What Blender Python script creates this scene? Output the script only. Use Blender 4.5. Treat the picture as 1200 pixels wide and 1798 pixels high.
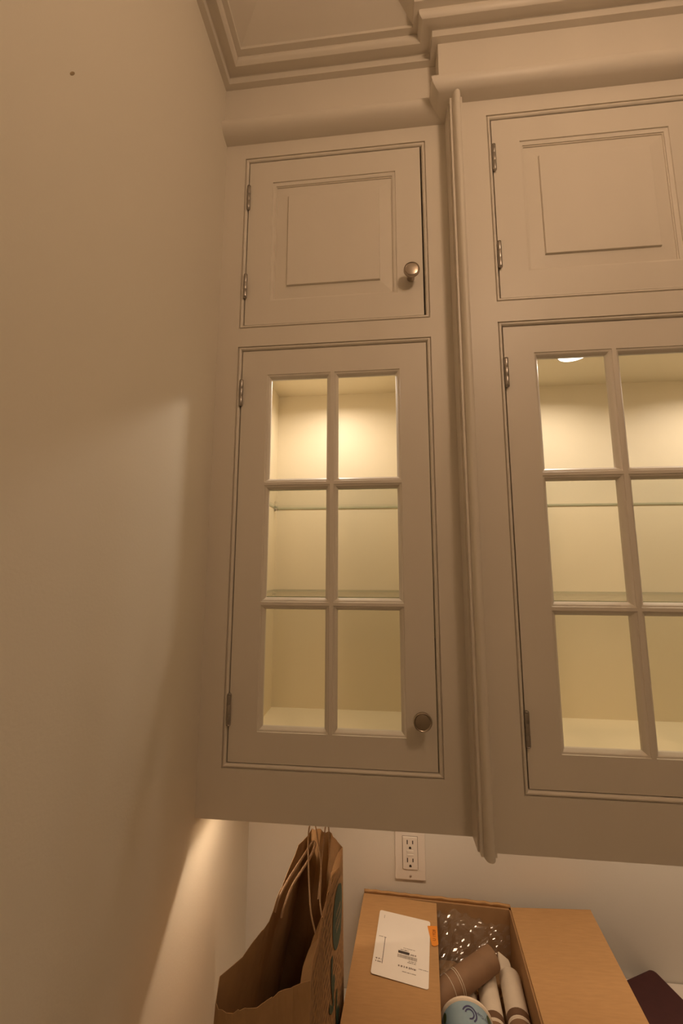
import bpy, bmesh, math, random
from mathutils import Vector, Matrix
random.seed(7)
for o in list(bpy.data.objects): bpy.data.objects.remove(o)
SC = bpy.context.scene
COL = SC.collection

# ------------------------------------------------------------------ camera
FPX = 706.5
CAM = Vector((0.3265, -0.73, 1.7685))
RIGHT = Vector((0.9949982, 0.0998677, 0.0022258))
UP = Vector((0.0117329, -0.1389671, 0.9902275))
FWD = Vector((-0.0992010, 0.9852485, 0.1394437))
cd = bpy.data.cameras.new('camera'); cam = bpy.data.objects.new('camera', cd); COL.objects.link(cam)
cd.sensor_fit = 'VERTICAL'; cd.sensor_height = 36.0; cd.sensor_width = 36.0 * 1200 / 1798
cd.lens = FPX / 1798 * 36.0; cd.clip_start = 0.01
m = Matrix((RIGHT, UP, -FWD)).transposed().to_4x4(); m.translation = CAM
cam.matrix_world = m
SC.camera = cam

def ray(px, py):
    return RIGHT * ((px - 600) / FPX) - UP * ((py - 899) / FPX) + FWD
def atY(px, py, y):
    v = ray(px, py); return CAM + v * ((y - CAM.y) / v.y)
def atZ(px, py, z):
    v = ray(px, py); return CAM + v * ((z - CAM.z) / v.z)

# ------------------------------------------------------------------ world and exposure
w = bpy.data.worlds.new('world'); SC.world = w; w.use_nodes = True
w.node_tree.nodes['Background'].inputs[0].default_value = (1.0, 0.75, 0.5, 1)
w.node_tree.nodes['Background'].inputs[1].default_value = 0.05
SC.view_settings.view_transform = 'Standard'; SC.view_settings.look = 'None'
SC.view_settings.gamma = 1.0; SC.view_settings.use_curve_mapping = False
SC.view_settings.exposure = 0.0
WARM = (1.0, 0.67, 0.425)            # room lamp and added ceiling fill
CREAM = (1.0, 0.85, 0.71)           # small lamps inside the cabinets
GLOBE_STRENGTH = 42.0               # hanging globe lamp
FILL_STRENGTH = 225.0                 # unseen ceiling fill lights, added to raise the ambient level
PUCK_WATTS = 0.76
STRIP_WATTS = 0.95
STRIP_RIGHT_WATTS = 0.74

# ------------------------------------------------------------------ materials
def srgb(r, g, b):
    f = lambda c: (c / 255 / 12.92) if c <= 10 else ((c / 255 + 0.055) / 1.055) ** 2.4
    return (f(r), f(g), f(b))
def mat(name, col, rough=0.5, metal=0.0, var=0.04, scale=30, bump=0.0, bscale=200, emit=0.0, spec=0.5, stretch=None, ecol=None):
    M = bpy.data.materials.new(name); M.use_nodes = True
    nt = M.node_tree; P = nt.nodes['Principled BSDF']
    P.inputs['Roughness'].default_value = rough; P.inputs['Metallic'].default_value = metal
    P.inputs['Specular IOR Level'].default_value = spec
    tc = nt.nodes.new('ShaderNodeTexCoord'); src = tc.outputs['Object']
    if stretch:
        mp = nt.nodes.new('ShaderNodeMapping'); mp.inputs['Scale'].default_value = stretch
        nt.links.new(src, mp.inputs[0]); src = mp.outputs[0]
    n = nt.nodes.new('ShaderNodeTexNoise'); n.inputs['Scale'].default_value = scale; n.inputs['Detail'].default_value = 3
    nt.links.new(src, n.inputs['Vector'])
    r = nt.nodes.new('ShaderNodeValToRGB')
    r.color_ramp.elements[0].position = 0.3; r.color_ramp.elements[1].position = 0.7
    r.color_ramp.elements[0].color = tuple(c * (1 - var) for c in col) + (1,)
    r.color_ramp.elements[1].color = tuple(min(1, c * (1 + var)) for c in col) + (1,)
    nt.links.new(n.outputs['Fac'], r.inputs['Fac']); nt.links.new(r.outputs[0], P.inputs['Base Color'])
    if bump:
        b = nt.nodes.new('ShaderNodeBump'); b.inputs['Strength'].default_value = bump; b.inputs['Distance'].default_value = 0.002
        n2 = nt.nodes.new('ShaderNodeTexNoise'); n2.inputs['Scale'].default_value = bscale; n2.inputs['Detail'].default_value = 4
        nt.links.new(src, n2.inputs['Vector']); nt.links.new(n2.outputs['Fac'], b.inputs['Height'])
        nt.links.new(b.outputs[0], P.inputs['Normal'])
    if emit:
        P.inputs['Emission Color'].default_value = (ecol or WARM) + (1,); P.inputs['Emission Strength'].default_value = emit
    return M
def glassmat(name, tint, gloss=0.05, rough=0.02, haze=0.0, hazecol=(1, 1, 1)):
    M = bpy.data.materials.new(name); M.use_nodes = True; nt = M.node_tree; nt.nodes.clear()
    out = nt.nodes.new('ShaderNodeOutputMaterial')
    t = nt.nodes.new('ShaderNodeBsdfTransparent'); t.inputs[0].default_value = tint + (1,)
    g = nt.nodes.new('ShaderNodeBsdfGlossy'); g.inputs['Roughness'].default_value = rough
    fr = nt.nodes.new('ShaderNodeFresnel'); fr.inputs['IOR'].default_value = 1.2 + gloss * 5
    ge = nt.nodes.new('ShaderNodeNewGeometry')          # reflect on the outer faces only: the sheet does not bend light
    one = nt.nodes.new('ShaderNodeMath'); one.operation = 'SUBTRACT'; one.inputs[0].default_value = 1.0
    nt.links.new(ge.outputs['Backfacing'], one.inputs[1])
    mu = nt.nodes.new('ShaderNodeMath'); mu.operation = 'MULTIPLY'
    nt.links.new(fr.outputs[0], mu.inputs[0]); nt.links.new(one.outputs[0], mu.inputs[1])
    mx = nt.nodes.new('ShaderNodeMixShader')
    nt.links.new(mu.outputs[0], mx.inputs[0]); nt.links.new(t.outputs[0], mx.inputs[1]); nt.links.new(g.outputs[0], mx.inputs[2])
    last = mx
    if haze:
        d = nt.nodes.new('ShaderNodeBsdfDiffuse'); d.inputs[0].default_value = hazecol + (1,)
        m2 = nt.nodes.new('ShaderNodeMixShader'); m2.inputs[0].default_value = haze
        nt.links.new(mx.outputs[0], m2.inputs[1]); nt.links.new(d.outputs[0], m2.inputs[2]); last = m2
    nt.links.new(last.outputs[0], out.inputs[0])
    return M
M_WALL = mat('wall_paint', (0.75, 0.70, 0.60), 0.75, var=0.012, scale=4, bump=0.08, bscale=260, spec=0.25)
M_BACK = mat('back_wall_paint', (0.76, 0.72, 0.66), 0.75, var=0.012, scale=4, bump=0.06, bscale=260, spec=0.25)
M_CEIL = mat('ceiling_paint', (0.70, 0.655, 0.575), 0.8, var=0.01, scale=4, spec=0.2)
M_CAB = mat('cabinet_paint', (0.72, 0.665, 0.58), 0.42, var=0.014, scale=12, bump=0.03, bscale=120, spec=0.4, stretch=(1, 1, 0.15))
M_INT = mat('cabinet_interior_paint', (0.90, 0.80, 0.605), 0.5, var=0.012, scale=10, spec=0.3)
M_FLOOR = mat('floor_tile', (0.62, 0.55, 0.46), 0.4, var=0.08, scale=6)
M_NICKEL = mat('satin_nickel', (0.44, 0.38, 0.32), 0.30, metal=1.0, var=0.06, scale=60)
M_STEEL = mat('hinge_steel', (0.42, 0.39, 0.36), 0.36, metal=1.0, var=0.1, scale=80)
M_DARK = mat('dark_catch', (0.04, 0.03, 0.025), 0.5)
M_GLASS = glassmat('pane_glass', (0.985, 0.985, 0.97), gloss=0.04)
M_SHELF = glassmat('shelf_glass', (0.988, 0.990, 0.960), gloss=0.035, haze=0.012, hazecol=(0.6, 0.68, 0.5))
M_SHELFEDGE = mat('shelf_glass_edge', (0.42, 0.45, 0.30), 0.2, var=0.05)
M_PLASTIC = mat('white_plastic', (0.80, 0.74, 0.68), 0.35, var=0.01)
M_SLOT = mat('outlet_slot', (0.03, 0.02, 0.015), 0.7)
M_COUNTER = mat('white_stone', (0.80, 0.76, 0.70), 0.3, var=0.03, scale=8)
M_CARD = mat('cardboard', (0.50, 0.295, 0.135), 0.85, var=0.05, scale=40, bump=0.1, bscale=90, spec=0.15, stretch=(1, 6, 1))
M_CARDIN = mat('cardboard_inside', (0.43, 0.255, 0.125), 0.85, var=0.05, scale=40, bump=0.1, bscale=90, spec=0.15)
M_KRAFT = mat('kraft_paper', (0.42, 0.255, 0.125), 0.8, var=0.06, scale=50, bump=0.15, bscale=60, spec=0.2)
M_CORD = mat('kraft_cord', (0.40, 0.25, 0.14), 0.7, var=0.12, scale=300)
M_INK = mat('brown_ink', (0.22, 0.125, 0.06), 0.8, var=0.05)
M_GREEN = mat('green_ink', (0.035, 0.075, 0.05), 0.7, var=0.05)
M_PALEINK = mat('pale_script', (0.30, 0.22, 0.12), 0.7)
M_LABEL = mat('label_paper', (0.90, 0.84, 0.78), 0.55, var=0.01)
M_PRINT = mat('black_print', (0.06, 0.045, 0.04), 0.6)
M_GREYPRINT = mat('grey_print', (0.26, 0.21, 0.18), 0.6)
M_ORANGE = mat('orange_sticker', (0.85, 0.30, 0.035), 0.5, var=0.02)
M_OPRINT = mat('orange_print', (0.25, 0.05, 0.01), 0.6)
M_WHITEPAPER = mat('white_paper', (0.74, 0.64, 0.52), 0.7, var=0.03, scale=60, bump=0.1, bscale=80)
M_BROWNPAPER = mat('brown_sleeve', (0.27, 0.155, 0.085), 0.7, var=0.06, scale=60, bump=0.1, bscale=80)
M_BAND = mat('brown_band', (0.16, 0.085, 0.045), 0.6)
M_FILM = glassmat('clear_film', (0.93, 0.93, 0.93), gloss=0.16, rough=0.10, haze=0.05, hazecol=(0.7, 0.6, 0.52))
M_CUP = mat('blue_cup', (0.30, 0.42, 0.50), 0.25, var=0.05, scale=25)
M_CUPRIM = mat('cup_rim', (0.85, 0.72, 0.58), 0.4)
M_CUPGREEN = mat('cup_green', (0.05, 0.08, 0.025), 0.35)
M_CUPBLUE = mat('cup_blue_print', (0.07, 0.07, 0.17), 0.35)
M_MAROON = mat('maroon_cover', (0.055, 0.010, 0.012), 0.55, var=0.06, scale=60, bump=0.06, bscale=300)
M_GLOBE = mat('lit_globe', (0.9, 0.85, 0.75), 0.4, emit=GLOBE_STRENGTH)
M_FILL = mat('lit_fill_lens', (0.9, 0.85, 0.75), 0.4, emit=FILL_STRENGTH)
M_PUCK = mat('lit_puck_lens', (0.9, 0.85, 0.75), 0.4, emit=6.0, ecol=CREAM)
M_STRIP = mat('lit_strip_lens', (0.9, 0.85, 0.75), 0.4, emit=1.5)
M_SMUDGE = mat('wall_smudge', (0.33, 0.25, 0.15), 0.8)

# ------------------------------------------------------------------ mesh helpers
class MB:
    def __init__(s): s.v = []; s.f = []
    def add(s, vs, fs):
        o = len(s.v); s.v += [tuple(p) for p in vs]; s.f += [tuple(i + o for i in f) for f in fs]; return s
    def box(s, x0, x1, y0, y1, z0, z1):
        return s.add([(x0,y0,z0),(x1,y0,z0),(x1,y1,z0),(x0,y1,z0),(x0,y0,z1),(x1,y0,z1),(x1,y1,z1),(x0,y1,z1)],
                     [(0,3,2,1),(4,5,6,7),(0,1,5,4),(1,2,6,5),(2,3,7,6),(3,0,4,7)])
    def prism(s, poly, h):                     # poly: 3D points (ccw seen from +h), extruded by vector h
        n = len(poly); a = [Vector(p) for p in poly]; b = [p + Vector(h) for p in a]
        return s.add(a + b, [tuple(reversed(range(n))), tuple(range(n, 2 * n))] +
                     [(i, (i + 1) % n, n + (i + 1) % n, n + i) for i in range(n)])
    def rectsweep(s, x0, x1, z0, z1, prof, y):  # mitred frame: prof = (inset, depth)
        L = []
        for w_, d in prof:
            L.append([(x0+w_, y+d, z0+w_), (x1-w_, y+d, z0+w_), (x1-w_, y+d, z1-w_), (x0+w_, y+d, z1-w_)])
        vs = [p for l in L for p in l]; fs = []
        for i in range(len(L) - 1):
            for k in range(4):
                k2 = (k + 1) % 4
                fs.append((i*4+k, i*4+k2, (i+1)*4+k2, (i+1)*4+k))
        return s.add(vs, fs)
    def lathe(s, prof, c, ax, seg=28):          # prof (r, t) along axis ax from c
        ax = Vector(ax).normalized(); u = ax.orthogonal().normalized(); v = ax.cross(u); c = Vector(c)
        vs = []; fs = []
        for r, t in prof:
            for k in range(seg):
                a = 2 * math.pi * k / seg
                vs.append(c + ax * t + (u * math.cos(a) + v * math.sin(a)) * r)
        for i in range(len(prof) - 1):
            for k in range(seg):
                k2 = (k + 1) % seg
                fs.append((i*seg+k, i*seg+k2, (i+1)*seg+k2, (i+1)*seg+k))
        fs.append(tuple(reversed(range(seg)))); fs.append(tuple(range((len(prof)-1)*seg, len(prof)*seg)))
        return s.add(vs, fs)
    def tube(s, pts, r, seg=8):
        pts = [Vector(p) for p in pts]; vs = []; fs = []; n = len(pts)
        up = Vector((0.3, 0.9, 0.2))
        for i, p in enumerate(pts):
            d = (pts[min(i+1, n-1)] - pts[max(i-1, 0)]).normalized()
            u = d.cross(up).normalized(); v = d.cross(u)
            rr = r[i] if isinstance(r, (list, tuple)) else r
            for k in range(seg):
                a = 2 * math.pi * k / seg; vs.append(p + (u * math.cos(a) + v * math.sin(a)) * rr)
        for i in range(n - 1):
            for k in range(seg):
                k2 = (k + 1) % seg; fs.append((i*seg+k, i*seg+k2, (i+1)*seg+k2, (i+1)*seg+k))
        fs.append(tuple(reversed(range(seg)))); fs.append(tuple(range((n-1)*seg, n*seg)))
        return s.add(vs, fs)
    def pathsweep(s, path, prof, pre=None, post=None, cap=True):
        """profile (p, z) swept along a horizontal path; p is measured to the right of the direction of travel"""
        P = [Vector(q) for q in path]; n = len(P); offs = []
        for i in range(n):
            a = P[i-1] if i > 0 else (Vector(pre) if pre else None)
            b = P[i+1] if i < n-1 else (Vector(post) if post else None)
            nn = []
            if a is not None: d = (P[i] - a).normalized(); nn.append(Vector((d.y, -d.x)))
            if b is not None: d = (b - P[i]).normalized(); nn.append(Vector((d.y, -d.x)))
            if len(nn) == 2: q = nn[0] + nn[1]; offs.append(q / q.dot(nn[0]))
            else: offs.append(nn[0])
        k = len(prof); vs = []; fs = []
        for i in range(n):
            for p, z in prof: e = P[i] + offs[i] * p; vs.append((e.x, e.y, z))
        for i in range(n - 1):
            for j in range(k - 1):
                fs.append((i*k+j, (i+1)*k+j, (i+1)*k+j+1, i*k+j+1))
        if cap: fs += [tuple(range(k)), tuple(reversed(range((n-1)*k, n*k)))]
        return s.add(vs, fs)
    def mesh(s, name):
        me = bpy.data.meshes.new(name); me.from_pydata(s.v, [], s.f)
        b = bmesh.new(); b.from_mesh(me); bmesh.ops.recalc_face_normals(b, faces=b.faces); b.to_mesh(me); b.free()
        return me
    def build(s, name, m, parent=None, smooth=False, bevel=0):
        me = s.mesh(name); me.materials.append(m)
        o = bpy.data.objects.new(name, me); COL.objects.link(o)
        if smooth:
            for p in me.polygons: p.use_smooth = True
            me.set_sharp_from_angle(angle=math.radians(35))
        if bevel:
            md = o.modifiers.new('bevel', 'BEVEL'); md.width = bevel; md.segments = 2; md.limit_method = 'ANGLE'
        if parent: attach(o, parent)
        return o
def attach(o, parent):
    o.parent = parent
    o.matrix_parent_inverse = Matrix.Translation(-world_loc(parent))
def world_loc(o):
    l = Vector(o.location)
    return l if o.parent is None else l           # parts are built in world space with the origin at zero
def thing(name, label, cat, loc=(0, 0, 0), group=None):
    o = bpy.data.objects.new(name, None); COL.objects.link(o); o.location = loc; o.empty_display_size = 0.05
    return tag(o, label, cat, group)
def tag(o, label, cat, group=None):
    o['label'] = label; o['category'] = cat
    if group: o['group'] = group
    return o
def struct(o): o['kind'] = 'structure'; return o
def lamp(name, kind, loc, watts, col, parent, rot=None, **kw):
    l = bpy.data.lights.new(name, kind); l.energy = watts; l.color = col
    for k, v in kw.items(): setattr(l, k, v)
    o = bpy.data.objects.new(name, l); COL.objects.link(o); o.location = loc
    if rot: o.rotation_euler = rot
    attach(o, parent); return o
def text_polys(txt, size):
    c = bpy.data.curves.new('txt', 'FONT'); c.body = txt; c.size = size; c.align_x = 'CENTER'; c.align_y = 'CENTER'; c.resolution_u = 3
    o = bpy.data.objects.new('txt', c); COL.objects.link(o)
    dg = bpy.context.evaluated_depsgraph_get(); e = o.evaluated_get(dg); me = e.to_mesh()
    vs = [(v.co.x, v.co.y) for v in me.vertices]; fs = [tuple(p.vertices) for p in me.polygons]
    e.to_mesh_clear(); bpy.data.objects.remove(o); bpy.data.curves.remove(c)
    return vs, fs

# ------------------------------------------------------------------ the room
CT = 0.842; WY = 0.305; CEIL = 2.90; RX = 2.3; FY = -2.0
def wall(name, m, *b): return struct(MB().box(*b).build(name, m))
wl = wall('wall_left', M_WALL, -0.1, 0, FY, WY, 0, CEIL)
wall('wall_back', M_BACK, -0.1, RX + 0.1, WY, WY + 0.1, 0, CEIL)
wall('wall_right', M_WALL, RX, RX + 0.1, FY, WY, 0, CEIL)
wall('wall_front', M_WALL, -0.1, RX + 0.1, FY - 0.1, FY, 0, CEIL)
wall('floor', M_FLOOR, -0.1, RX + 0.1, FY - 0.1, WY + 0.1, -0.1, 0)
wall('ceiling', M_CEIL, -0.1, RX + 0.1, FY - 0.1, WY + 0.1, CEIL, CEIL + 0.1)
mb = MB()
ring = [(math.cos(2 * math.pi * k / 16), math.sin(2 * math.pi * k / 16)) for k in range(16)]
mb.add([(0.0001, -0.3973 + 0.0030 * a, 2.2965 + 0.0043 * a + 0.0027 * b) for a, b in ring] + [(0.0006, -0.3973 + 0.0018 * a, 2.2965 + 0.0026 * a + 0.0016 * b) for a, b in ring],
       [(k, (k + 1) % 16, 16 + (k + 1) % 16, 16 + k) for k in range(16)] + [tuple(range(16, 32))])
mb.build('nail_mark', M_SMUDGE, wl)

CROWN = [(0, 2.7985), (0.0120, 2.7985), (0.0120, 2.8130), (0.0135, 2.8140), (0.0190, 2.8135), (0.0260, 2.8105), (0.0330, 2.8098),
         (0.0375, 2.8130), (0.0395, 2.8170), (0.0395, 2.8220), (0.0380, 2.8255), (0.0490, 2.8262), (0.0495, 2.8315), (0.0530, 2.8335),
         (0.0640, 2.8390), (0.0800, 2.8475), (0.0960, 2.8575), (0.1100, 2.8690), (0.1200, 2.8800), (0.1250, 2.8830), (0.1300, 2.8830), (0.1300, 2.90), (0, 2.90)]
LX1 = 0.466                        # left cabinet / right cabinet boundary
Y2 = -0.036                        # front of the right cabinet
RX1 = 1.372                        # right end of the right cabinet
FR = 0.018                         # frieze stands this far in front of the face frames
mb = MB(); mb.pathsweep([(0, FY), (0, -FR), (LX1 - FR, -FR), (LX1 - FR, Y2 - FR), (RX1 + FR, Y2 - FR), (RX1 + FR, WY), (RX, WY)], CROWN)
struct(mb.build('trim_1', M_CAB, smooth=True))

# ------------------------------------------------------------------ cabinet parts
BEAD = [(0, .019), (0, .0032), (.0014, .0032), (.0018, .0014), (.0030, .0002), (.0046, 0), (.0062, .0009), (.0072, .0028), (.0075, .0045), (.0075, .019)]
ZU = (2.2488, 2.6448); ZL = (1.4246, 2.2092); BW = 0.0075
ZBOT, ZTOP = 1.343, 2.70
KNOB = [(0.0001, 0.0), (0.0075, 0.0), (0.0075, 0.002), (0.0062, 0.0045), (0.0060, 0.011), (0.0085, 0.0155), (0.0135, 0.0190), (0.0152, 0.0215),
        (0.0156, 0.0240), (0.0150, 0.0262), (0.0138, 0.0268), (0.0130, 0.0258), (0.0124, 0.0256), (0.0118, 0.0263), (0.0090, 0.0269), (0.0050, 0.0273), (0.0001, 0.0274)]
def knob(x, y, z, door):
    k = MB().lathe(KNOB, (x, y, z), (0, -1, 0), 32).build('knob', M_NICKEL, door, smooth=True); k['label'] = 'round satin nickel knob'
def hinge(x, y, z0, z1, door):
    r = 0.0037; mb = MB(); yc = y - 0.0022; n = 3; h = (z1 - z0 - 0.006) / n
    for i in range(n):
        a = z0 + 0.003 + i * h
        mb.lathe([(0.0001, 0), (r * 0.97, 0), (r, 0.0002), (r, h - 0.0003), (r * 0.97, h - 0.0001), (0.0001, h - 0.0001)], (x, yc, a), (0, 0, 1), 12)
    for a, d in ((z0 + 0.003, -1), (z1 - 0.003, 1)):
        mb.lathe([(r * 0.8, 0), (r * 1.02, 0.0009), (r * 0.85, 0.0022), (0.0004, 0.0034)], (x, yc, a), (0, 0, d), 12)
    mb.box(x - 0.0008, x + 0.0008, y - 0.001, y + 0.018, z0 + 0.004, z1 - 0.004)
    hg = mb.build('hinge', M_STEEL, door, smooth=True); hg['label'] = 'small steel butt hinge'
STICK = [(0, 0), (0.0008, 0.0014), (0.0022, 0.0018), (0.0042, 0.0034), (0.0060, 0.0062), (0.0072, 0.0072), (0.0078, 0.0086), (0.0078, 0.0125)]
PSTICK = [(0, 0), (0.0004, 0.0020), (0.0020, 0.0021), (0.0046, 0.0038), (0.0062, 0.0041), (0.0066, 0.0060), (0.0080, 0.0062), (0.0083, 0.0084)]
TH = 0.020; MG = 0.0510
def panel_door(cab, x0, x1, z0, z1, y, kside, hside, kz=None):
    mb = MB(); m_ = MG
    mb.box(x0, x0 + m_, y, y + TH, z0, z1).box(x1 - m_, x1, y, y + TH, z0, z1)
    mb.box(x0 + m_, x1 - m_, y, y + TH, z0, z0 + m_).box(x0 + m_, x1 - m_, y, y + TH, z1 - m_, z1)
    mb.rectsweep(x0 + m_, x1 - m_, z0 + m_, z1 - m_, PSTICK, y)
    d = mb.build('panel_door', M_CAB, cab, smooth=True)
    a, b, c, e = x0 + m_, x1 - m_, z0 + m_, z1 - m_
    pm = MB().rectsweep(a, b, c, e, [(0.002, 0.017), (0.002, 0.0088), (0.0080, 0.0082), (0.0335, 0.0052), (0.0343, 0.0020), (0.0349, 0.0014)], y)
    i = 0.0349; pm.add([(a+i, y+.0014, c+i), (b-i, y+.0014, c+i), (b-i, y+.0014, e-i), (a+i, y+.0014, e-i)], [(0, 1, 2, 3)])
    pm.build('raised_panel', M_CAB, d)
    if kside: knob(kside, y, kz, d)
    for q in ((2.5203, 2.5779), (2.3151, 2.3703)): hinge(hside, y - 0.002, *q, d)
    return d
def glass_door(cab, x0, x1, z0, z1, y, kside, hside, kz=None):
    mb = MB(); m_ = MG; t = 0.0068
    X0, X1, Z0, Z1 = x0 + m_, x1 - m_, z0 + m_, z1 - m_
    mb.box(x0, X0, y, y + TH, z0, z1).box(X1, x1, y, y + TH, z0, z1)
    mb.box(X0, X1, y, y + TH, z0, Z0).box(X0, X1, y, y + TH, Z1, z1)
    d = mb.build('glass_door', M_CAB, cab)
    lw = (X1 - X0 - t) / 2; lh = (Z1 - Z0 - 2 * 0.0058) / 3
    mv = MB().box(X0 + lw, X0 + lw + t, y, y + 0.016, Z0, Z1); mv.build('muntin', M_CAB, d)
    for r in (1, 2):
        zz = Z0 + r * lh + (r - 1) * 0.0058
        for c in range(2):
            xx = X0 + c * (lw + t)
            MB().box(xx, xx + lw, y + (0 if True else 0), y + 0.016, zz, zz + 0.0058).build('muntin', M_CAB, d)
    for r in range(3):
        for c in range(2):
            a = X0 + c * (lw + t); b = Z0 + r * (lh + 0.0058)
            MB().rectsweep(a, a + lw, b, b + lh, STICK, y).build('glazing_bead', M_CAB, d, smooth=True)
            MB().box(a + 0.004, a + lw - 0.004, y + 0.0105, y + 0.0130, b + 0.004, b + lh - 0.004).build('pane', M_GLASS, d)
    if kside: knob(kside, y, kz, d)
    for q in ((2.0843, 2.1400), (1.4937, 1.5489)): hinge(hside, y - 0.002, *q, d)
    return d
LIP = [(0, 2.6795), (0.008, 2.6803), (0.018, 2.6825), (0.0265, 2.6865), (0.0320, 2.6925), (0.0345, 2.6990), (0.0345, 2.7025), (0.0325, 2.7055), (0.0270, 2.7065), (FR, 2.7065),
       (FR, 2.815), (FR - 0.012, 2.815), (FR - 0.012, 2.7065), (0, 2.7065)]
def shelf(x0, x1, y0, y1, z, label):
    t = 0.0055
    s = thing('glass_shelf', label, 'shelf', ((x0 + x1) / 2, (y0 + y1) / 2, z), 'glass shelves in the lit cabinets')
    mb = MB(); mb.add([(x0,y0,z),(x1,y0,z),(x1,y1,z),(x0,y1,z),(x0,y0,z+t),(x1,y0,z+t),(x1,y1,z+t),(x0,y1,z+t)], [(0,3,2,1),(4,5,6,7)])
    mb.build('shelf_sheet', M_SHELF, s)
    e = MB().rectsweep(0, 1, 0, 1, [], 0)
    e.add([(x0,y0,z),(x1,y0,z),(x1,y1,z),(x0,y1,z),(x0,y0,z+t),(x1,y0,z+t),(x1,y1,z+t),(x0,y1,z+t)], [(0,1,5,4),(1,2,6,5),(2,3,7,6),(3,0,4,7)])
    e.build('shelf_edge', M_SHELFEDGE, s)
    for px in (x0 + 0.003, x1 - 0.003):
        for py in (y0 + 0.03, y1 - 0.02):
            sx = -1 if px < (x0 + x1) / 2 else 1
            MB().lathe([(0.0001, 0), (0.0026, 0), (0.0026, 0.006), (0.0045, 0.0062), (0.0045, 0.0075), (0.0001, 0.0078)], (px - sx * 0.006, py, z - 0.003), (sx, 0, 0), 10).build('shelf_pin', M_STEEL, s)
    return s
def puck(cab, x, y, z, watts=PUCK_WATTS, cone=160):
    h = MB().lathe([(0.0001, 0), (0.033, 0), (0.034, 0.002), (0.034, 0.010), (0.032, 0.0115), (0.030, 0.0115), (0.030, 0.009), (0.0001, 0.009)], (x, y, z), (0, 0, -1), 28).build('puck_light', M_PLASTIC, cab, smooth=True)
    MB().lathe([(0.0001, 0.0095), (0.0295, 0.0095), (0.0290, 0.0115), (0.0001, 0.0125)], (x, y, z), (0, 0, -1), 28).build('lens', M_PUCK, h, smooth=True)
    lamp('puck_lamp', 'AREA', (x, y, z - 0.0145), watts, CREAM, cab, (0, 0, 0), shape='DISK', size=0.030, spread=math.radians(cone))
def cabinet(name, label, x0, x1, yf, doors, ix0, ix1, fr_path, pre, post):
    """doors: list of (dx0, dx1, hinge x, knob x); one opening spans all doors"""
    c = thing(name, label, 'cabinet', ((x0 + x1) / 2, 0.15, ZBOT))
    b0, b1 = doors[0][0] - 0.0021 - BW, doors[-1][1] + 0.0018 + BW
    f = MB(); t = 0.019
    f.box(x0, b0, yf, yf + t, ZBOT, ZTOP).box(b1, x1, yf, yf + t, ZBOT, ZTOP)
    f.box(b0, b1, yf, yf + t, ZBOT, ZL[0]).box(b0, b1, yf, yf + t, ZL[1], ZU[0]).box(b0, b1, yf, yf + t, ZU[1], ZTOP)
    ff = f.build('face_frame', M_CAB, c)
    for z0, z1 in (ZU, ZL): MB().rectsweep(b0, b1, z0, z1, BEAD, yf).build('bead', M_CAB, ff, smooth=True)
    yi = yf + t; st = 0.018
    MB().box(x0, ix0 - st - 0.0005, yi, 0.29, ZBOT + 0.0, ZTOP).build('filler_panel', M_CAB, c) if x0 < ix0 - st - 0.001 else None
    MB().box(ix0 - st, ix0, yi, 0.28, 1.42, ZTOP - 0.03).build('side_panel', M_INT, c)
    MB().box(ix1, ix1 + st, yi, 0.28, 1.42, ZTOP - 0.03).build('side_panel', M_INT, c)
    if x1 > 1.0:
        MB().box(ix1 + st + 0.0005, x1, yi, WY - 0.001, ZBOT, ZTOP).build('filler_panel', M_CAB, c)
    MB().box(x0 + 0.002, x1 - 0.002, 0.28, 0.29, 1.42, ZTOP - 0.03).build('back_panel', M_INT, c)
    MB().box(ix0, ix1, yi, 0.28, 1.42, 1.436).build('bottom_panel', M_INT, c)
    MB().box(ix0, ix1, yi, 0.28, 2.2265, 2.2445).build('divider_panel', M_INT, c)
    MB().box(ix0, ix1, yi, 0.28, 2.652, 2.67).build('top_panel', M_INT, c)
    MB().box(x0 + 0.001, x1 - 0.001, 0.2905, WY - 0.0005, 1.42, 1.47).build('mounting_rail', M_CAB, c)
    MB().pathsweep(fr_path, LIP, pre, post).build('frieze', M_CAB, c, smooth=True)
    for dx0, dx1, hx, kx in doors:
        y = yf + 0.004
        panel_door(c, dx0, dx1 - (0.0016 if x0 == 0 else 0), 2.2578, 2.6358, y, kx, hx, 2.3375)
        glass_door(c, dx0, dx1, 1.4336, 2.2002, y, kx, hx, 1.5200)
    return c

# left cabinet, against the left wall
cl = cabinet('wall_cabinet', 'narrow single-door wall cabinet in the corner against the left wall', 0.0, LX1, 0.0,
             [(0.0528, 0.4152, 0.0533, 0.3895)], 0.0548, 0.4192, [(0, 0), (LX1, 0)], None, (LX1, -1))
puck(cl, 0.2120, 0.122, 2.2265, PUCK_WATTS * 1.06, 164)
# right cabinet stands forward of it
cr = cabinet('wall_cabinet', 'wide wall cabinet standing forward beside the narrow one, half-round corner post', LX1, RX1, Y2,
             [(0.5480, 0.9170, 0.5490, 0.9000), (0.9200, 1.2890, 1.2880, 0.9370)], 0.5475, 1.2905,
             [(LX1, 0), (LX1, Y2), (RX1, Y2), (RX1, WY)], (0, 0), None)
puck(cr, 0.7330, 0.106, 2.2265); puck(cr, 1.1050, 0.106, 2.2265)
MB().box(LX1 + 0.0005, LX1 + 0.0125, Y2 + 0.0195, 0.29, ZBOT, ZTOP).build('end_panel', M_CAB, cr)
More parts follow.
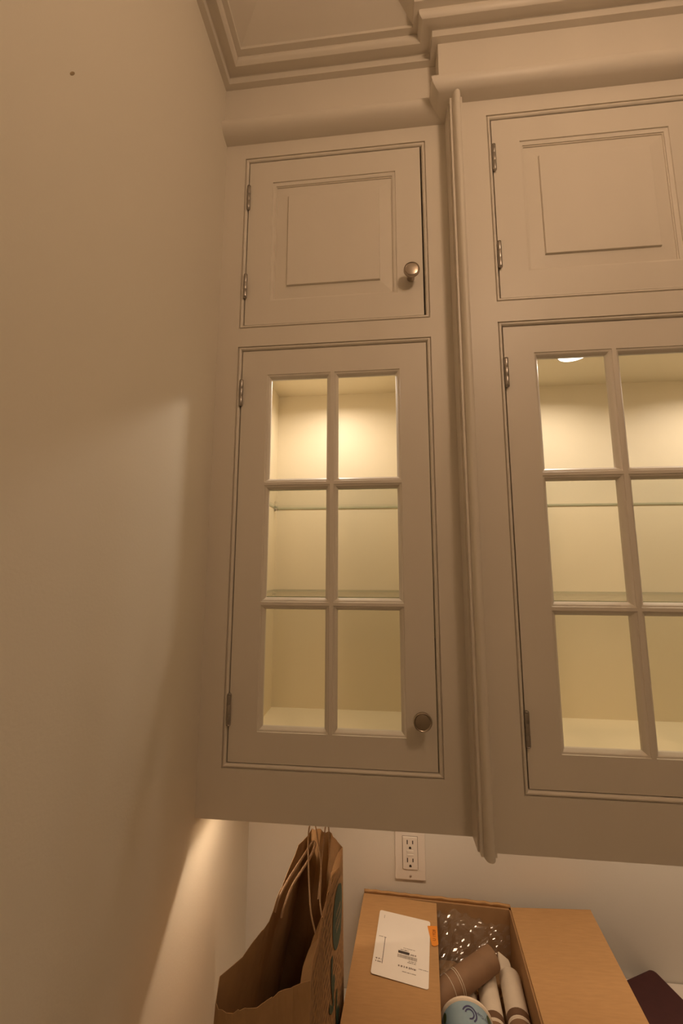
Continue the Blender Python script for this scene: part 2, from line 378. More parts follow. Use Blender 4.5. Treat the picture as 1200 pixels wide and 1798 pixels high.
# corner post: flat strip with a half round on it
prof = [(0.4685, 0), (0.4685, 0.0098), (0.4728, 0.0098), (0.4730, 0.0108)]
for k in range(1, 12):
    a = math.pi * k / 12; prof.append((0.4808 - 0.0078 * math.cos(a), 0.0105 + 0.0125 * math.sin(a)))
prof += [(0.4886, 0.0108), (0.4888, 0.0098), (0.4922, 0.0098), (0.4922, 0)]
mb = MB(); mb.prism([(x, Y2 - p, ZBOT - 0.0003) for x, p in prof], (0, 0, 2.683 - ZBOT))
mb.build('corner_post', M_CAB, cr, smooth=True)
# door catch seen through the gap
MB().box(0.4155, 0.4176, 0.012, 0.02, 1.595, 1.648).build('door_catch', M_DARK, cl)
for z, nm in ((1.9195, 'upper'), (1.7110, 'lower')):
    shelf(0.0555, 0.4165, 0.030, 0.2785, z, 'clear glass shelf, %s one in the narrow corner cabinet' % nm)
    shelf(0.5490, 1.2890, -0.012, 0.2785, z, 'clear glass shelf, %s one in the wide forward cabinet' % nm)

# under-cabinet lamps in the recess behind the face frames
def strip(cab, x0, x1, y, watts, rx, spread):
    h = MB().box(x0 - 0.004, x1 + 0.004, y - 0.012, y + 0.016, 1.404, 1.42).build('under_cabinet_light', M_PLASTIC, cab)
    MB().box(x0, x1, y - 0.009, y + 0.009, 1.4025, 1.404).build('lens', M_STRIP, h)
    lamp('strip_lamp', 'AREA', ((x0 + x1) / 2, y, 1.4015), watts, (1.0, 0.74, 0.50), cab, (math.radians(rx), 0, 0), shape='RECTANGLE', size=x1 - x0, size_y=0.012, spread=math.radians(spread))
strip(cl, 0.030, 0.100, 0.070, STRIP_WATTS, -24, 150)
strip(cl, 0.330, 0.440, 0.110, 0.27, 20, 126)
MB().box(0.1060, 0.1090, 0.0300, 0.1300, 1.358, 1.42).build('added_light_baffle', M_CAB, cl)  # unseen baffle, added to keep the corner strip's light out of the bag
strip(cr, 0.58, 1.25, 0.10, STRIP_RIGHT_WATTS, 5, 150)

# ------------------------------------------------------------------ counter and what is under it
top = MB().box(0.0005, 1.9, -0.335, WY - 0.0005, CT - 0.03, CT).build('countertop', M_COUNTER, bevel=0.003)
tag(top, 'white stone countertop under the wall cabinets', 'countertop')
bc = thing('base_cabinet', 'painted base cabinet carrying the white countertop', 'cabinet', (0.95, 0, 0))
MB().box(0.001, 1.89, -0.30, WY - 0.001, 0.10, CT - 0.03).build('body', M_CAB, bc)
MB().box(0.001, 1.89, -0.24, WY - 0.001, 0.0, 0.10).build('toe_kick', M_CAB, bc)
for i in range(4):
    x = 0.03 + i * 0.462
    d = MB().box(x, x + 0.45, -0.32, -0.30, 0.13, CT - 0.05).rectsweep(x + 0.06, x + 0.39, 0.19, CT - 0.11, [(0, 0), (0.004, -0.004), (0.012, -0.003), (0.016, 0)], -0.32).build('door', M_CAB, bc)
    MB().lathe(KNOB, (x + 0.42, -0.32, 0.72), (0, -1, 0), 20).build('knob', M_NICKEL, d, smooth=True)

# ------------------------------------------------------------------ outlet on the back wall
ox, oz = 0.3822, 1.1268
eo = thing('electrical_outlet', 'white double power outlet on the wall under the cabinets', 'outlet', (ox, WY, oz))
MB().box(ox - 0.0345, ox + 0.0345, WY - 0.0055, WY - 0.0004, oz - 0.0570, oz + 0.0570).build('cover_plate', M_PLASTIC, eo, bevel=0.002)
rc = MB().box(ox - 0.0166, ox + 0.0166, WY - 0.0085, WY - 0.005, oz - 0.0333, oz + 0.0333).build('receptacle', M_PLASTIC, eo, bevel=0.0008)
MB().rectsweep(ox - 0.0176, ox + 0.0176, oz - 0.0343, oz + 0.0343, [(0, 0), (0.0010, 0)], WY - 0.00565).build('plate_gap', mat('plate_gap', (0.25, 0.19, 0.14), 0.7), eo)
for dz in (0.0185, -0.0185):
    for dx, hh in ((-0.0063, 0.0044), (0.0060, 0.0036)):
        MB().box(ox + dx - 0.0011, ox + dx + 0.0011, WY - 0.0088, WY - 0.0084, oz + dz + 0.0045 - hh, oz + dz + 0.0045 + hh).build('slot', M_SLOT, rc)
    pts = [(ox + 0.0027 * math.cos(a), WY - 0.0084, oz + dz - 0.0075 + 0.0030 * math.sin(a)) for a in [math.pi * k / 8 for k in range(9)]] + [(ox - 0.0027, WY - 0.0084, oz + dz - 0.0097), (ox + 0.0027, WY - 0.0084, oz + dz - 0.0097)]
    MB().prism(pts, (0, -0.0004, 0)).build('slot', M_SLOT, rc)
for dz, hh in ((0.0035, 0.0026), (-0.0035, 0.0020)):
    MB().box(ox - 0.0075, ox + 0.0075, WY - 0.0097, WY - 0.008, oz + dz - hh, oz + dz + hh).build('button', M_PLASTIC, rc, bevel=0.0005)
for dz in (0.0485, -0.0485):
    MB().lathe([(0.0001, 0), (0.0026, 0), (0.0022, 0.0009), (0.0001, 0.0011)], (ox, WY - 0.0055, oz + dz), (0, -1, 0), 14).build('screw', M_STEEL, eo, smooth=True)

# ------------------------------------------------------------------ cardboard box
ZB = 1.05
bl = Vector((0.2775, 0.2880)); br = Vector((0.5930, 0.2775)); fl = bl + Vector((-0.0330, -0.350)); frr = br + Vector((-0.0265, -0.350))
box = thing('cardboard_box', 'open brown cardboard carton standing against the back wall', 'box', ((bl.x + br.x) / 2, 0.15, CT))
def slab(quad, z0, z1): return MB().prism([(p[0], p[1], z0) for p in quad], (0, 0, z1 - z0))
t = 0.004
def inset(p, q, d):           # parallel strip of width d on the left of p->q
    e = (q - p).normalized(); nrm = Vector((-e.y, e.x)) * d; return [p, q, q + nrm, p + nrm]
slab([fl, frr, br, bl], CT + 0.0005, CT + 0.0045).build('base_panel', M_CARDIN, box)
for nm, p, q in (('side_panel', bl, fl), ('front_panel', fl, frr), ('side_panel', frr, br), ('back_panel', br, bl)):
    slab(inset(p, q, t), CT + 0.0045, ZB - 0.0048).build(nm, M_CARDIN, box)
# left flap folded in over the opening, label side up
lf = [(0.2772, 0.2830, ZB - .002), (0.4350, 0.2688, ZB), (0.4118, 0.0313, ZB), (0.4030, -0.0600, ZB), (0.2445, -0.0480, ZB - .002)]
lf = [lf[4], lf[3], lf[2], lf[1], lf[0]]
flap = MB().prism([(x, y, z - 0.0035) for x, y, z in lf], (0, 0, 0.0035)).build('flap', M_CARD, box); flap['label'] = 'flap with shipping label'
# right flap folded out
rf = [(br.x - 0.001, br.y - 0.002, ZB - .001), (0.7575, 0.2800, ZB + .004), (0.7560, 0.2740, ZB + .005), (0.7390, 0.0600, ZB + .006), (0.7300, -0.0600, ZB + .006), (frr.x - 0.001, frr.y, ZB - .001)]
MB().prism([(x, y, z - 0.0035) for x, y, z in reversed(rf)], (0, 0, 0.0035)).build('flap', M_CARD, box)
# back flap, folded down behind the carton, shows as a ragged doubled edge
n = 24; vs = []; fs = []
for i in range(n + 1):
    k = i / n; p = bl.lerp(br, k); j = random.uniform(-0.0012, 0.0012)
    for dy, dz in ((0.0, -0.004), (0.0005, 0.001 + j), (0.0035, 0.0018 + j), (0.0075, 0.0 + j), (0.0085, -0.006), (0.0090, -0.085)):
        vs.append((p.x, p.y + dy, ZB + dz - 0.001))
for i in range(n):
    for q in range(5): fs.append((i*6+q, (i+1)*6+q, (i+1)*6+q+1, i*6+q+1))
bf = MB().add(vs, fs).build('flap', M_CARD, box, smooth=True)
sm = bf.modifiers.new('solid', 'SOLIDIFY'); sm.thickness = 0.0015
# front flap, folded out and down
e = (frr - fl).normalized(); nrm = Vector((e.y, -e.x))
MB().prism([(fl.x, fl.y - .001, ZB - .005), (fl.x + nrm.x * .09, fl.y + nrm.y * .09, ZB - .075), (frr.x + nrm.x * .09, frr.y + nrm.y * .09, ZB - .075), (frr.x, frr.y - .001, ZB - .005)], (0, 0, 0.0035)).build('flap', M_CARD, box)

# shipping label on the left flap (thing stuck flat on the flap)
lab = thing('shipping_label', 'white shipping label with black print stuck on the carton flap', 'label', (0.357, 0.16, ZB + 0.0005))
A = Vector((0.3136, 0.2386)); B = Vector((0.4162, 0.2198)); Cc = Vector((0.3974, 0.0816)); D = Vector((0.2970, 0.1010))
ZLb = ZB + 0.0003
def lp(u, v, dz=0.0):         # u across, v down the sheet as seen in the photo
    p = A.lerp(B, u).lerp(D.lerp(Cc, u), v); return (p.x, p.y, ZLb + dz)
pts = []
for cx, cy, a0 in ((0.96, 0.97, 0), (0.04, 0.97, 90), (0.04, 0.03, 180), (0.96, 0.03, 270)):
    for k in range(5):
        a = math.radians(a0 + k * 22.5); pts.append((cx + 0.04 * math.cos(a), cy + 0.03 * math.sin(a)))
MB().prism([lp(u, v) for u, v in reversed(pts)], (0, 0, 0.0004)).build('sheet', M_LABEL, lab)
def lrect(mb, u0, u1, v0, v1): mb.add([lp(u0, v0, .0006), lp(u1, v0, .0006), lp(u1, v1, .0006), lp(u0, v1, .0006)], [(3, 2, 1, 0)])
def pseudo(mb, u0, u1, v, h, dash=0.018):   # a line of print too small to read
    u = u0
    while u < u1:
        l = dash * random.uniform(0.5, 1.2); lrect(mb, u, min(u + l, u1), v - h * random.uniform(.35, .55), v + h * random.uniform(.35, .55)); u += l + dash * random.choice((0.25, 0.25, 0.7))
def piece(name, m_, *rects):
    k = MB()
    for r in rects: lrect(k, *r)
    return k.build(name, m_, lab)
piece('ruled_line', M_PRINT, (0.170, 0.180, 0.445, 0.830)); piece('ruled_line', M_PRINT, (0.150, 0.195, 0.438, 0.445))
piece('ink_block', M_PRINT, (0.440, 0.645, 0.580, 0.618)); piece('ink_mark', M_GREYPRINT, (0.105, 0.112, 0.075, 0.130))
for u0, u1, v, h, d in ((0.055, 0.135, 0.440, 0.012, .018), (0.05, 0.155, 0.775, 0.022, .03), (0.05, 0.155, 0.815, 0.022, .03), (0.53, 0.74, 0.530, 0.010, .018),
                        (0.48, 0.63, 0.562, 0.016, .018), (0.665, 0.765, 0.605, 0.024, .02), (0.64, 0.77, 0.700, 0.012, .018), (0.62, 0.77, 0.722, 0.012, .018),
                        (0.46, 0.78, 0.795, 0.026, .03), (0.54, 0.78, 0.862, 0.012, .018), (0.82, 0.985, 0.770, 0.010, .018)):
    g = MB(); pseudo(g, u0, u1, v, h, d); o = g.build('print_line', M_GREYPRINT, lab); o['kind'] = 'stuff'
g = MB(); u = 0.435
while u < 0.78:
    l = random.choice((0.003, 0.004, 0.007)); lrect(g, u, u + l, 0.632, 0.680); u += l + random.choice((0.003, 0.004))
g.build('barcode', M_GREYPRINT, lab)['kind'] = 'stuff'
# orange sticker across the label and the flap
st = thing('orange_sticker', 'small orange price sticker overlapping the shipping label edge', 'sticker', (0.417, 0.187, ZB + 0.001))
sq = [(0.4092, 0.2083), (0.4285, 0.2098), (0.4258, 0.1690), (0.4215, 0.1655), (0.4165, 0.1645), (0.4130, 0.1668)]
MB().prism([(x, y, ZB + 0.0010) for x, y in reversed(sq)], (0, 0, 0.0004)).build('sheet', M_ORANGE, st)
tv, tf = text_polys('U 1928', 0.0085)
mb = MB(); ang = math.radians(84); c_, s_ = math.cos(ang), math.sin(ang)
mb.add([(0.4203 + x * c_ - y * s_, 0.1880 + x * s_ + y * c_, ZB + 0.0016) for x, y in tv], tf); mb.build('lettering', M_OPRINT, st)

# ------------------------------------------------------------------ contents of the carton
def crumple(nx, ny, f, amp, seed, jit=0.06):
    rnd = random.Random(seed); ks = [(rnd.uniform(5, 40), rnd.uniform(5, 40), rnd.uniform(0, 6), rnd.uniform(.3, 1)) for _ in range(14)]
    vs = []; fs = []
    for i in range(nx + 1):
        for j in range(ny + 1):
            u, v = i / nx, j / ny
            h = sum(w_ * abs(math.sin(a * u + b * v + c)) for a, b, c, w_ in ks) / 14 + rnd.uniform(-jit, jit)
            p = Vector(f(u, v)); vs.append((p.x, p.y, p.z + amp * h))
    for i in range(nx):
        for j in range(ny):
            a = i * (ny + 1) + j; fs.append((a, a + ny + 1, a + ny + 2, a + 1))
    return MB().add(vs, fs)
pk = crumple(30, 26, lambda u, v: (0.275 + 0.278 * u + 0.027 * v, 0.035 + 0.235 * v, 0.925 + 0.02 * math.sin(3 * u) * math.sin(3 * v)), 0.030, 3)
nv = len(pk.v)
pk.v += [(x, y, CT + 0.005) for x, y, z in pk.v[:nv]]; pk.f += [tuple(i + nv for i in reversed(f)) for f in pk.f]
pko = pk.build('packing_paper', M_KRAFT); tag(pko, 'crumpled brown packing paper in the bottom of the carton', 'packing paper')
def roll(label, a, b, r, m, band, name='paper_roll', group=None, bandpos=0.30):
    a, b = Vector(a), Vector(b); ax = (b - a); L = ax.length; ax.normalize()
    t_ = thing(name, label, 'roll', tuple((a + b) / 2), group)
    MB().lathe([(0.0001, 0.004), (r * 0.55, 0.0), (r * 0.97, 0.002), (r, 0.008), (r * 1.0, L - 0.008), (r * 0.95, L - 0.002), (r * 0.6, L), (0.0001, L - 0.004)], a, ax, 24).build('wrapper', m, t_, smooth=True)
    if band:
        q = L * bandpos
        MB().lathe([(r * 1.0, q), (r * 1.03, q + 0.0005), (r * 1.03, q + 0.011), (r, q + 0.0115)], a, ax, 24).build('band', M_BAND, t_, smooth=True)
        MB().lathe([(r * 1.0, q - 0.0040), (r * 1.025, q - 0.0035), (r * 1.025, q - 0.0018), (r, q - 0.0012)], a, ax, 24).build('stripe', M_WHITEPAPER, t_, smooth=True)
        MB().lathe([(r * 1.0, 0.006), (r * 1.012, 0.0065), (r * 1.012, q - 0.006), (r, q - 0.0055)], a, ax, 24).build('sleeve', M_BROWNPAPER, t_, smooth=True)
    return t_
roll('white paper roll with a brown band beside the carton side wall', (0.5475, 0.040, 0.982), (0.5610, 0.190, 0.992), 0.0195, M_WHITEPAPER, True, group='banded rolls', bandpos=0.45)
roll('white paper roll with a brown band beside the blue cup', (0.5075, 0.045, 0.976), (0.5190, 0.205, 0.980), 0.0185, M_WHITEPAPER, True, group='banded rolls', bandpos=0.40)
roll('plain white paper roll under the tan sleeve', (0.4715, 0.095, 0.972), (0.4820, 0.215, 0.966), 0.0165, M_WHITEPAPER, False)
rd = roll('tan paper-sleeved roll lying across the white rolls', (0.4060, 0.118, 1.000), (0.5330, 0.192, 1.020), 0.0205, M_BROWNPAPER, False, name='sleeved_roll')
a, b = Vector((0.4060, 0.118, 1.000)), Vector((0.5330, 0.192, 1.020)); ax = (b - a).normalized()
for q in (0.040, 0.056, 0.060):
    MB().lathe([(0.0205, q), (0.0212, q + 0.0003), (0.0212, q + 0.0011), (0.0205, q + 0.0014)], a, ax, 24).build('stripe', M_WHITEPAPER, rd, smooth=True)
# slim white folded end next to the film
fo = MB().prism([(0.5440, 0.186, 0.978), (0.5690, 0.184, 0.978), (0.5670, 0.208, 0.986), (0.5480, 0.222, 0.990)], (0, 0, 0.020)).build('napkin_end', M_WHITEPAPER, bevel=0.003)
tag(fo, 'folded white napkin end by the clear film', 'napkin')
fm = crumple(22, 14, lambda u, v: (0.408 + 0.168 * u + 0.010 * v, 0.156 + 0.112 * v + 0.072 * u * (1 - v), 0.978 + 0.040 * v + 0.018 * u * (1 - v) + 0.010 * math.sin(5 * u)), 0.030, 11, 0.26)
fo2 = fm.build('plastic_film', M_FILM); sb = fo2.modifiers.new('sub', 'SUBSURF'); sb.levels = 1; sb.render_levels = 1; tag(fo2, 'crumpled clear plastic film at the back of the carton', 'plastic film')
for p in fo2.data.polygons: p.use_smooth = False
# blue printed cup lying on its side
cu = thing('paper_cup', 'blue printed paper cup with a white rim lying in the carton', 'cup', (0.456, 0.02, 0.962))
cc = Vector((0.4560, -0.0400, 0.9965)); cdir = Vector((0.035, 1, 0.03)).normalized(); R0, R1, LN = 0.038, 0.0425, 0.124
MB().lathe([(R0 * .9, 0.001), (R0, 0), (R1, LN), (R1 * .96, LN), (R0 * .95, 0.004)], cc, cdir, 40).build('body', M_CUP, cu, smooth=True)
MB().lathe([(R1 * 0.93, LN - 0.004), (R1 * 1.0, LN - 0.003), (R1 * 1.045, LN - 0.0005), (R1 * 1.045, LN + 0.0025), (R1 * 1.0, LN + 0.004), (R1 * .93, LN + 0.003), (R1 * .90, LN + .001), (0.001, LN - .001)], cc, cdir, 40).build('rim', M_CUPRIM, cu, smooth=True)
cu_u = Vector((1, 0, 0)); cu_u = (cu_u - cdir * cu_u.dot(cdir)).normalized(); cu_v = cu_u.cross(cdir)       # up
def cup_pt(s, h, off=0.0004):      # s arc (m, + to the right), h distance back from the rim
    tt = LN - h; r = R0 + (R1 - R0) * tt / LN + off; a = s / R1
    return cc + cdir * tt + (cu_u * math.sin(a) + cu_v * math.cos(a)) * r
def cup_blob(mb, s0, h0, rs, rh, rin=0.0, a0=0, a1=360):
    n_ = 22; vs = []; fs = []
    for i in range(n_ + 1):
        a = math.radians(a0 + (a1 - a0) * i / n_)
        for q in (rin, 0.5 + rin / 2, 1.0): vs.append(cup_pt(s0 + rs * q * math.cos(a), h0 + rh * q * math.sin(a)))
    for i in range(n_):
        for q in (0, 1): fs.append((i*3+q, (i+1)*3+q, (i+1)*3+q+1, i*3+q+1))
    mb.add(vs, fs)
g = MB(); cup_blob(g, 0.0400, 0.012, 0.0055, 0.0075); cup_blob(g, -0.046, 0.012, 0.005, 0.007); cup_blob(g, -0.030, 0.036, 0.006, 0.004)
g.build('green_print', M_CUPGREEN, cu)
g = MB(); cup_blob(g, 0.002, 0.022, 0.0125, 0.0125, 0.80, -150, 60); cup_blob(g, 0.002, 0.022, 0.0080, 0.0080, 0.72, -160, 100)
tv, tf = text_polys('Tiny Cups', 0.0068)
g.add([cup_pt(0.0265 - x, 0.0180 + y * 1.0) for x, y in tv], tf)
g.build('blue_print', M_CUPBLUE, cu)

# ------------------------------------------------------------------ paper shopping bag
ZR = 1.262
bag = thing('paper_bag', 'tall brown paper shopping bag with twisted handles and green print', 'bag', (0.175, -0.02, CT))
def rim(px, py, dz=0.0): return atZ(px, py, ZR + dz)
left_r = [(379,1760,-.004),(386,1716,.0),(426,1678,0),(464,1633,0),(475,1611,.003),(496,1553,-.003),(518,1502,0),(524,1485,0),(542,1466,0)]
back_r = [(542,1466,0),(549,1452,.010),(566,1452,.014),(583,1456,.006),(602,1488,0)]
right_r = [(602,1488,0),(597,1520,-.004),(582,1556,.003),(566,1605,-.003),(558,1655,.0),(549,1690,-.004),(545,1722,0)]
front_r = [(545,1722,0),(515,1731,-.003),(480,1748,-.001),(452,1768,.002),(430,1774,.002),(418,1775,.004),(398,1779,0),(384,1772,-.004),(379,1760,-.004)]
BX0, BX1, BX1F, BY0, BY1 = 0.095, 0.247, 0.232, -0.185, 0.135
BZ = CT + 0.0012
sides = []
for nm, rr, p, q in (('left', left_r, (BX0, BY0), (BX0, BY1)), ('back', back_r, (BX0, BY1), (BX1, BY1)), ('right', right_r, (BX1, BY1), (BX1F, BY0)), ('front', front_r, (BX1F, BY0), (BX0, BY0))):
    R = [rim(*k) for k in rr]; Ls = [0]
    for i in range(1, len(R)): Ls.append(Ls[-1] + (R[i] - R[i-1]).length)
    sides.append((nm, R, [l / Ls[-1] for l in Ls], Vector((*p, BZ)), Vector((*q, BZ))))
def side_pt(S, u, v):          # u along the side, v 0 at the counter .. 1 at the rim
    nm, R, Ls, p, q = S
    for i in range(1, len(Ls)):
        if u <= Ls[i] + 1e-9:
            k = (u - Ls[i-1]) / (Ls[i] - Ls[i-1]); r = R[i-1].lerp(R[i], k); break
    return p.lerp(q, u).lerp(r, v)
rows = 10; vs = []; per = []
for S in sides:
    us = sorted(set([round(x, 4) for x in S[2][:-1]] + [i / 16 for i in range(16)])); per += [(S, u) for u in us]
def crease(S, u, v):
    p = side_pt(S, u, v)
    if v > 0.9: p = p + Vector((0, 0, 0.0035 * math.sin(u * 53 + len(S[0])) * math.sin(u * 23) * math.sin(math.pi * u) * (v - 0.9) * 10))
    if S[0] == 'front':            # the gusset folds inwards
        p = p + Vector((0, 1, 0)) * (0.030 * math.sin(math.pi * u) ** 1.5 * math.sin(math.pi * v) * v)
    if S[0] == 'back': p = p + Vector((0, -1, 0)) * (0.035 * math.sin(math.pi * u) * math.sin(math.pi * v * .9))
    if S[0] == 'left': p = p + Vector((1, 0, 0)) * (0.006 * math.sin(math.pi * 3 * u) * math.sin(math.pi * v))
    return p
N = len(per)
for r in range(rows + 1):
    for S, u in per: vs.append(crease(S, u, r / rows))
fs = [(r*N+k, r*N+(k+1) % N, (r+1)*N+(k+1) % N, (r+1)*N+k) for r in range(rows) for k in range(N)]
fs.append(tuple(range(N)))
body = MB().add(vs, fs).build('bag_body', M_KRAFT, bag)
sm = body.modifiers.new('solid', 'SOLIDIFY'); sm.thickness = 0.0006; sm.offset = 0
# folded reinforcement inside the rim of the right panel
SR = sides[2]
def onpanel(u, v, off=0.0009):
    a = crease(SR, u, v); du = crease(SR, min(u + .01, 1), v) - crease(SR, max(u - .01, 0), v); dv = crease(SR, u, min(v + .01, 1)) - crease(SR, u, max(v - .01, 0))
    nn = dv.cross(du).normalized()
    if nn.x < 0: nn = -nn
    return a + nn * off
vs = []; fs = []
for i in range(25):
    u = i / 24
    for v, o in ((1.0, -0.0008), (0.975, -0.009 - 0.005 * math.sin(9 * u)), (0.90 + 0.02 * math.sin(14 * u), -0.012 - 0.006 * math.sin(7 * u + 1))): vs.append(onpanel(u, v, o))
for i in range(24):
    for q in (0, 1): fs.append((i*3+q, (i+1)*3+q, (i+1)*3+q+1, i*3+q+1))
hm = MB().add(vs, fs).build('rim_fold', M_KRAFT, bag); sm = hm.modifiers.new('solid', 'SOLIDIFY'); sm.thickness = 0.0006
def panel_uv(px, py):           # invert by search: where on the right panel a pixel falls
    d = ray(px, py).normalized(); best = None
    for i in range(61):
        for j in range(61):
            u, v = i / 60, j / 60; w_ = side_pt(SR, u, v) - CAM; e_ = (w_ - d * w_.dot(d)).length
            if best is None or e_ < best[0]: best = (e_, u, v)
    return best[1], best[2]
Wd = (BY1 - BY0); Hd = ZR - BZ
ucen, vcen = panel_uv(593, 1606)
def pan_disc(mb, u0, v0, r, off, n_=30, rin=0, sq=1.0):
    vs = []; fs = []
    for i in range(n_):
        a = 2 * math.pi * i / n_
        for q in (rin, (1 + rin) / 2, 1.0): vs.append(onpanel(min(1, max(0, u0 + q * r * math.cos(a) / Wd)), min(1, v0 + q * r * sq * math.sin(a) / Hd), off))
    for i in range(n_):
        k = (i + 1) % n_
        for q in (0, 1): fs.append((i*3+q, k*3+q, k*3+q+1, i*3+q+1))
    mb.add(vs, fs)
def pan_stroke(mb, pts, w_, off):
    vs = []; fs = []
    for i, (u, v) in enumerate(pts):
        a = pts[max(i-1, 0)]; b = pts[min(i+1, len(pts)-1)]; d = Vector(((b[0]-a[0]) * Wd, (b[1]-a[1]) * Hd))
        d = d.normalized() if d.length else Vector((1, 0)); nn = Vector((-d.y, d.x)) * w_ / 2
        for s in (-1, 1): vs.append(onpanel(min(1, max(0, u + s * nn.x / Wd)), min(1, max(0, v + s * nn.y / Hd)), off))
    for i in range(len(pts) - 1): fs.append((2*i, 2*i+2, 2*i+3, 2*i+1))
    mb.add(vs, fs)
mb = MB(); pan_disc(mb, ucen, vcen, 0.047, 0.0012); mb.build('round_emblem', M_GREEN, bag)
mb = MB(); rnd = random.Random(5)
for line, (dv, half) in enumerate(((0.010, 0.020), (-0.003, 0.026), (-0.015, 0.017))):      # script lettering, too small to read
    u = -half
    while u < half:
        wv = rnd.uniform(.004, .007)
        pan_stroke(mb, [(ucen + (u + wv * k / 6) / Wd, vcen + (dv + 0.0045 * math.sin(k * 1.7 + line)) / Hd) for k in range(7)], 0.0016, 0.0016); u += wv + 0.002
mb.build('emblem_script', M_PALEINK, bag)
mb = MB()
for i in range(24):                # rows of small brown print
    v = 0.965 - i * 0.030
    u = 0.04
    while u < 0.97:
        l = rnd.uniform(.02, .07)
        if not ((u + l / 2 - ucen) ** 2 * Wd ** 2 + (v - vcen) ** 2 * Hd ** 2 < 0.054 ** 2): pan_stroke(mb, [(u, v), (u + l / 2, v + 0.001), (u + l, v)], 0.0032, 0.0011)
        u += l + 0.016
mb.build('printed_lines', M_INK, bag)['kind'] = 'stuff'
mb = MB()
def sw(pts, w_): pan_stroke(mb, pts, w_, 0.0016)
for u0, v0 in ((0.82, 0.62), (0.40, 0.66), (0.60, 0.50), (0.28, 0.48), (0.86, 0.42), (0.50, 0.34), (0.72, 0.28)):
    sw([(u0, v0 + 0.10), (u0 + 0.015, v0 + 0.05), (u0 + 0.005, v0), (u0 - 0.02, v0 - 0.05), (u0 - 0.01, v0 - 0.09)], 0.011)
    pan_disc(mb, u0 - 0.03, v0 - 0.01, 0.010, 0.0016, 14, 0, 1.3)
    sw([(u0 - 0.05, v0 - 0.08), (u0 + 0.02, v0 - 0.07), (u0 + 0.07, v0 - 0.03)], 0.009)
mb.build('green_lettering', M_GREEN, bag)
def smooth(pts, n_=6):
    out = []; P = [pts[0]] + list(pts) + [pts[-1]]
    for i in range(1, len(P) - 2):
        for k in range(n_):
            t_ = k / n_; a, b, c, d = P[i-1], P[i], P[i+1], P[i+2]
            out.append(0.5 * ((2*b) + (c-a)*t_ + (2*a-5*b+4*c-d)*t_**2 + (3*b-a-3*c+d)*t_**3))
    return out + [P[-1]]
def cord(pts, r=0.0019): MB().tube(smooth([Vector(p) for p in pts]), r, 7).build('handle', M_CORD, bag, smooth=True)
cord([atY(557,1652,-.094), atY(552,1630,-.080), atY(546,1600,-.058), atY(543,1547,-.020), atY(541.5,1490,.025), atY(543,1455,.050), atY(549,1440,.060), atY(555,1455,.052), atY(564,1520,.010), atY(562,1576,-.035), atY(566,1612,-.062)], 0.0013)
cord([atY(581,1575,-.018), atY(580,1550,.0), atY(579.5,1517,.025), atY(577.5,1455,.070), atY(574,1444,.078), atY(571,1456,.070), atY(563,1535,.012), atY(559,1580,-.030)], 0.0012)
cord([atZ(483,1602,1.245), atZ(490,1577,1.258), atZ(506,1546,1.268), atZ(530,1508,1.282), atZ(547,1482,1.290), atZ(552,1479,1.291), atZ(553,1487,1.288), atZ(541,1512,1.280), atZ(515,1553,1.265), atZ(499,1592,1.250), atZ(494,1612,1.240)], 0.0021)

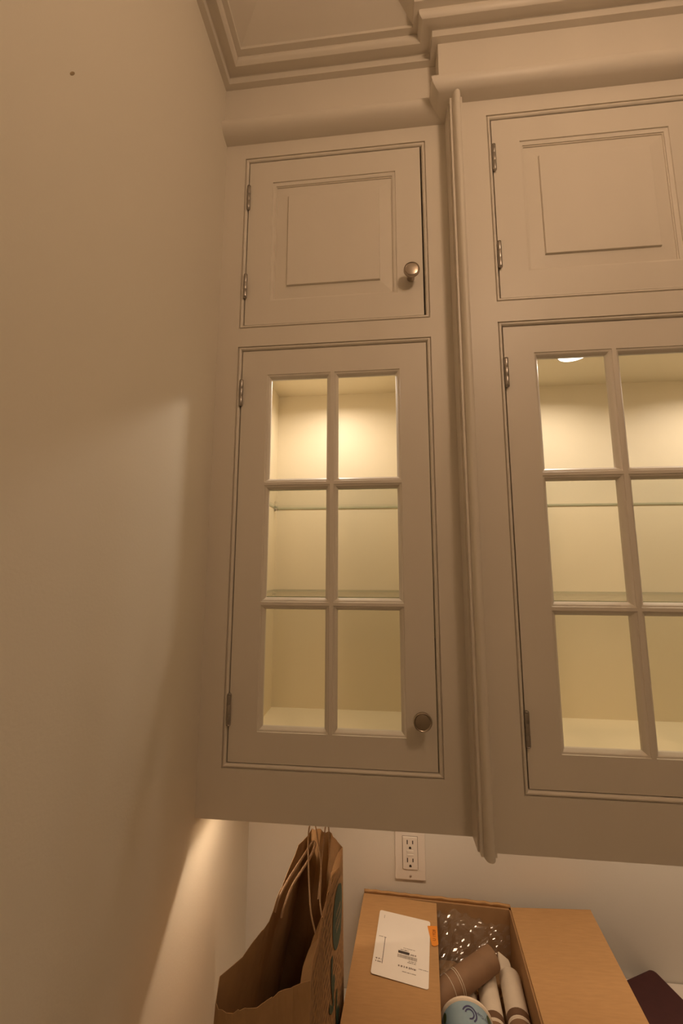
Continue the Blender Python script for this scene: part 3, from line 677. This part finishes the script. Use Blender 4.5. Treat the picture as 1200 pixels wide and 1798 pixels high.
# ------------------------------------------------------------------ white carton and the maroon case on it
wc = thing('white_carton', 'low white carton against the back wall under the maroon case', 'box', (0.88, 0.17, CT))
MB().box(0.640, 1.120, 0.020, WY - 0.003, CT + 0.0005, 0.900).build('tray', M_PLASTIC, wc, bevel=0.002)
MB().box(0.638, 1.122, 0.018, WY - 0.0015, 0.893, 0.9135).build('lid', M_PLASTIC, wc, bevel=0.002)
mc = thing('maroon_case', 'flat dark maroon case lying on the low white carton', 'case', (0.82, 0.22, 0.9135))
Bc = Vector((0.8800, 0.2985)); e1 = Vector((-0.909, -0.416)); e2 = Vector((0.225, -0.974)); e2 = Vector((0.300, -0.954)); L1, L2 = 0.185, 0.24
def rq(mb, inset_, z0, z1, rad=0.012):
    pts = []
    for cx, cy, a0 in ((inset_ + rad, inset_ + rad, 180), (L1 - inset_ - rad, inset_ + rad, 270), (L1 - inset_ - rad, L2 - inset_ - rad, 0), (inset_ + rad, L2 - inset_ - rad, 90)):
        for k in range(6):
            a = math.radians(a0 + k * 18); p = Bc + e1 * (cx + rad * math.cos(a)) + e2 * (cy + rad * math.sin(a)); pts.append((p.x, p.y, z0))
    mb.prism(pts, (0, 0, z1 - z0))
mb = MB(); rq(mb, 0.0, 0.9145, 0.942); mb.build('body', M_MAROON, mc, bevel=0.003)
mb = MB(); rq(mb, 0.006, 0.942, 0.947); mb.build('cover', M_MAROON, mc, bevel=0.002)

# ------------------------------------------------------------------ room lamp and added fill lights (above and behind the camera)
LX, LY, LZ = 0.748, -0.817, 2.657
gl = thing('ceiling_lamp', 'round lit globe lamp hanging from the ceiling', 'lamp', (LX, LY, CEIL))
MB().lathe([(0.0001, 0), (0.06, 0), (0.058, 0.012), (0.02, 0.03), (0.008, 0.034), (0.008, 0.16), (0.03, 0.17), (0.032, 0.19)], (LX, LY, CEIL), (0, 0, -1), 28).build('stem', M_NICKEL, gl, smooth=True)
pr = [(0.0001, -0.075)] + [(0.075 * math.cos(math.radians(a)), 0.075 * math.sin(math.radians(a))) for a in range(-75, 80, 15)]
pr = [(0.0001, -0.075)] + [(0.075 * math.cos(math.radians(a)), 0.075 * math.sin(math.radians(a))) for a in range(-75, 65, 15)] + [(0.030, 0.070)]
MB().lathe(pr, (LX, LY, LZ), (0, 0, 1), 28).build('globe', M_GLOBE, gl, smooth=True)
for i, (x, y, lb) in enumerate(((1.75, -1.05, 'added ceiling fill light over the far side of the room'), (0.95, -1.55, 'added ceiling fill light behind the globe lamp'))):
    rl = thing('added_fill_light', lb, 'lamp', (x, y, CEIL))  # added fill fixture, out of view, brightens the left wall and lower parts
    MB().lathe([(0.055, 0), (0.085, 0), (0.083, 0.006), (0.060, 0.008), (0.055, 0.004)], (x, y, CEIL), (0, 0, -1), 28).build('trim_ring', M_PLASTIC, rl, smooth=True)
    MB().lathe([(0.0001, 0.0005), (0.056, 0.0005), (0.056, 0.0030), (0.0001, 0.0035)], (x, y, CEIL), (0, 0, -1), 28).build('lens', M_FILL, rl, smooth=True)
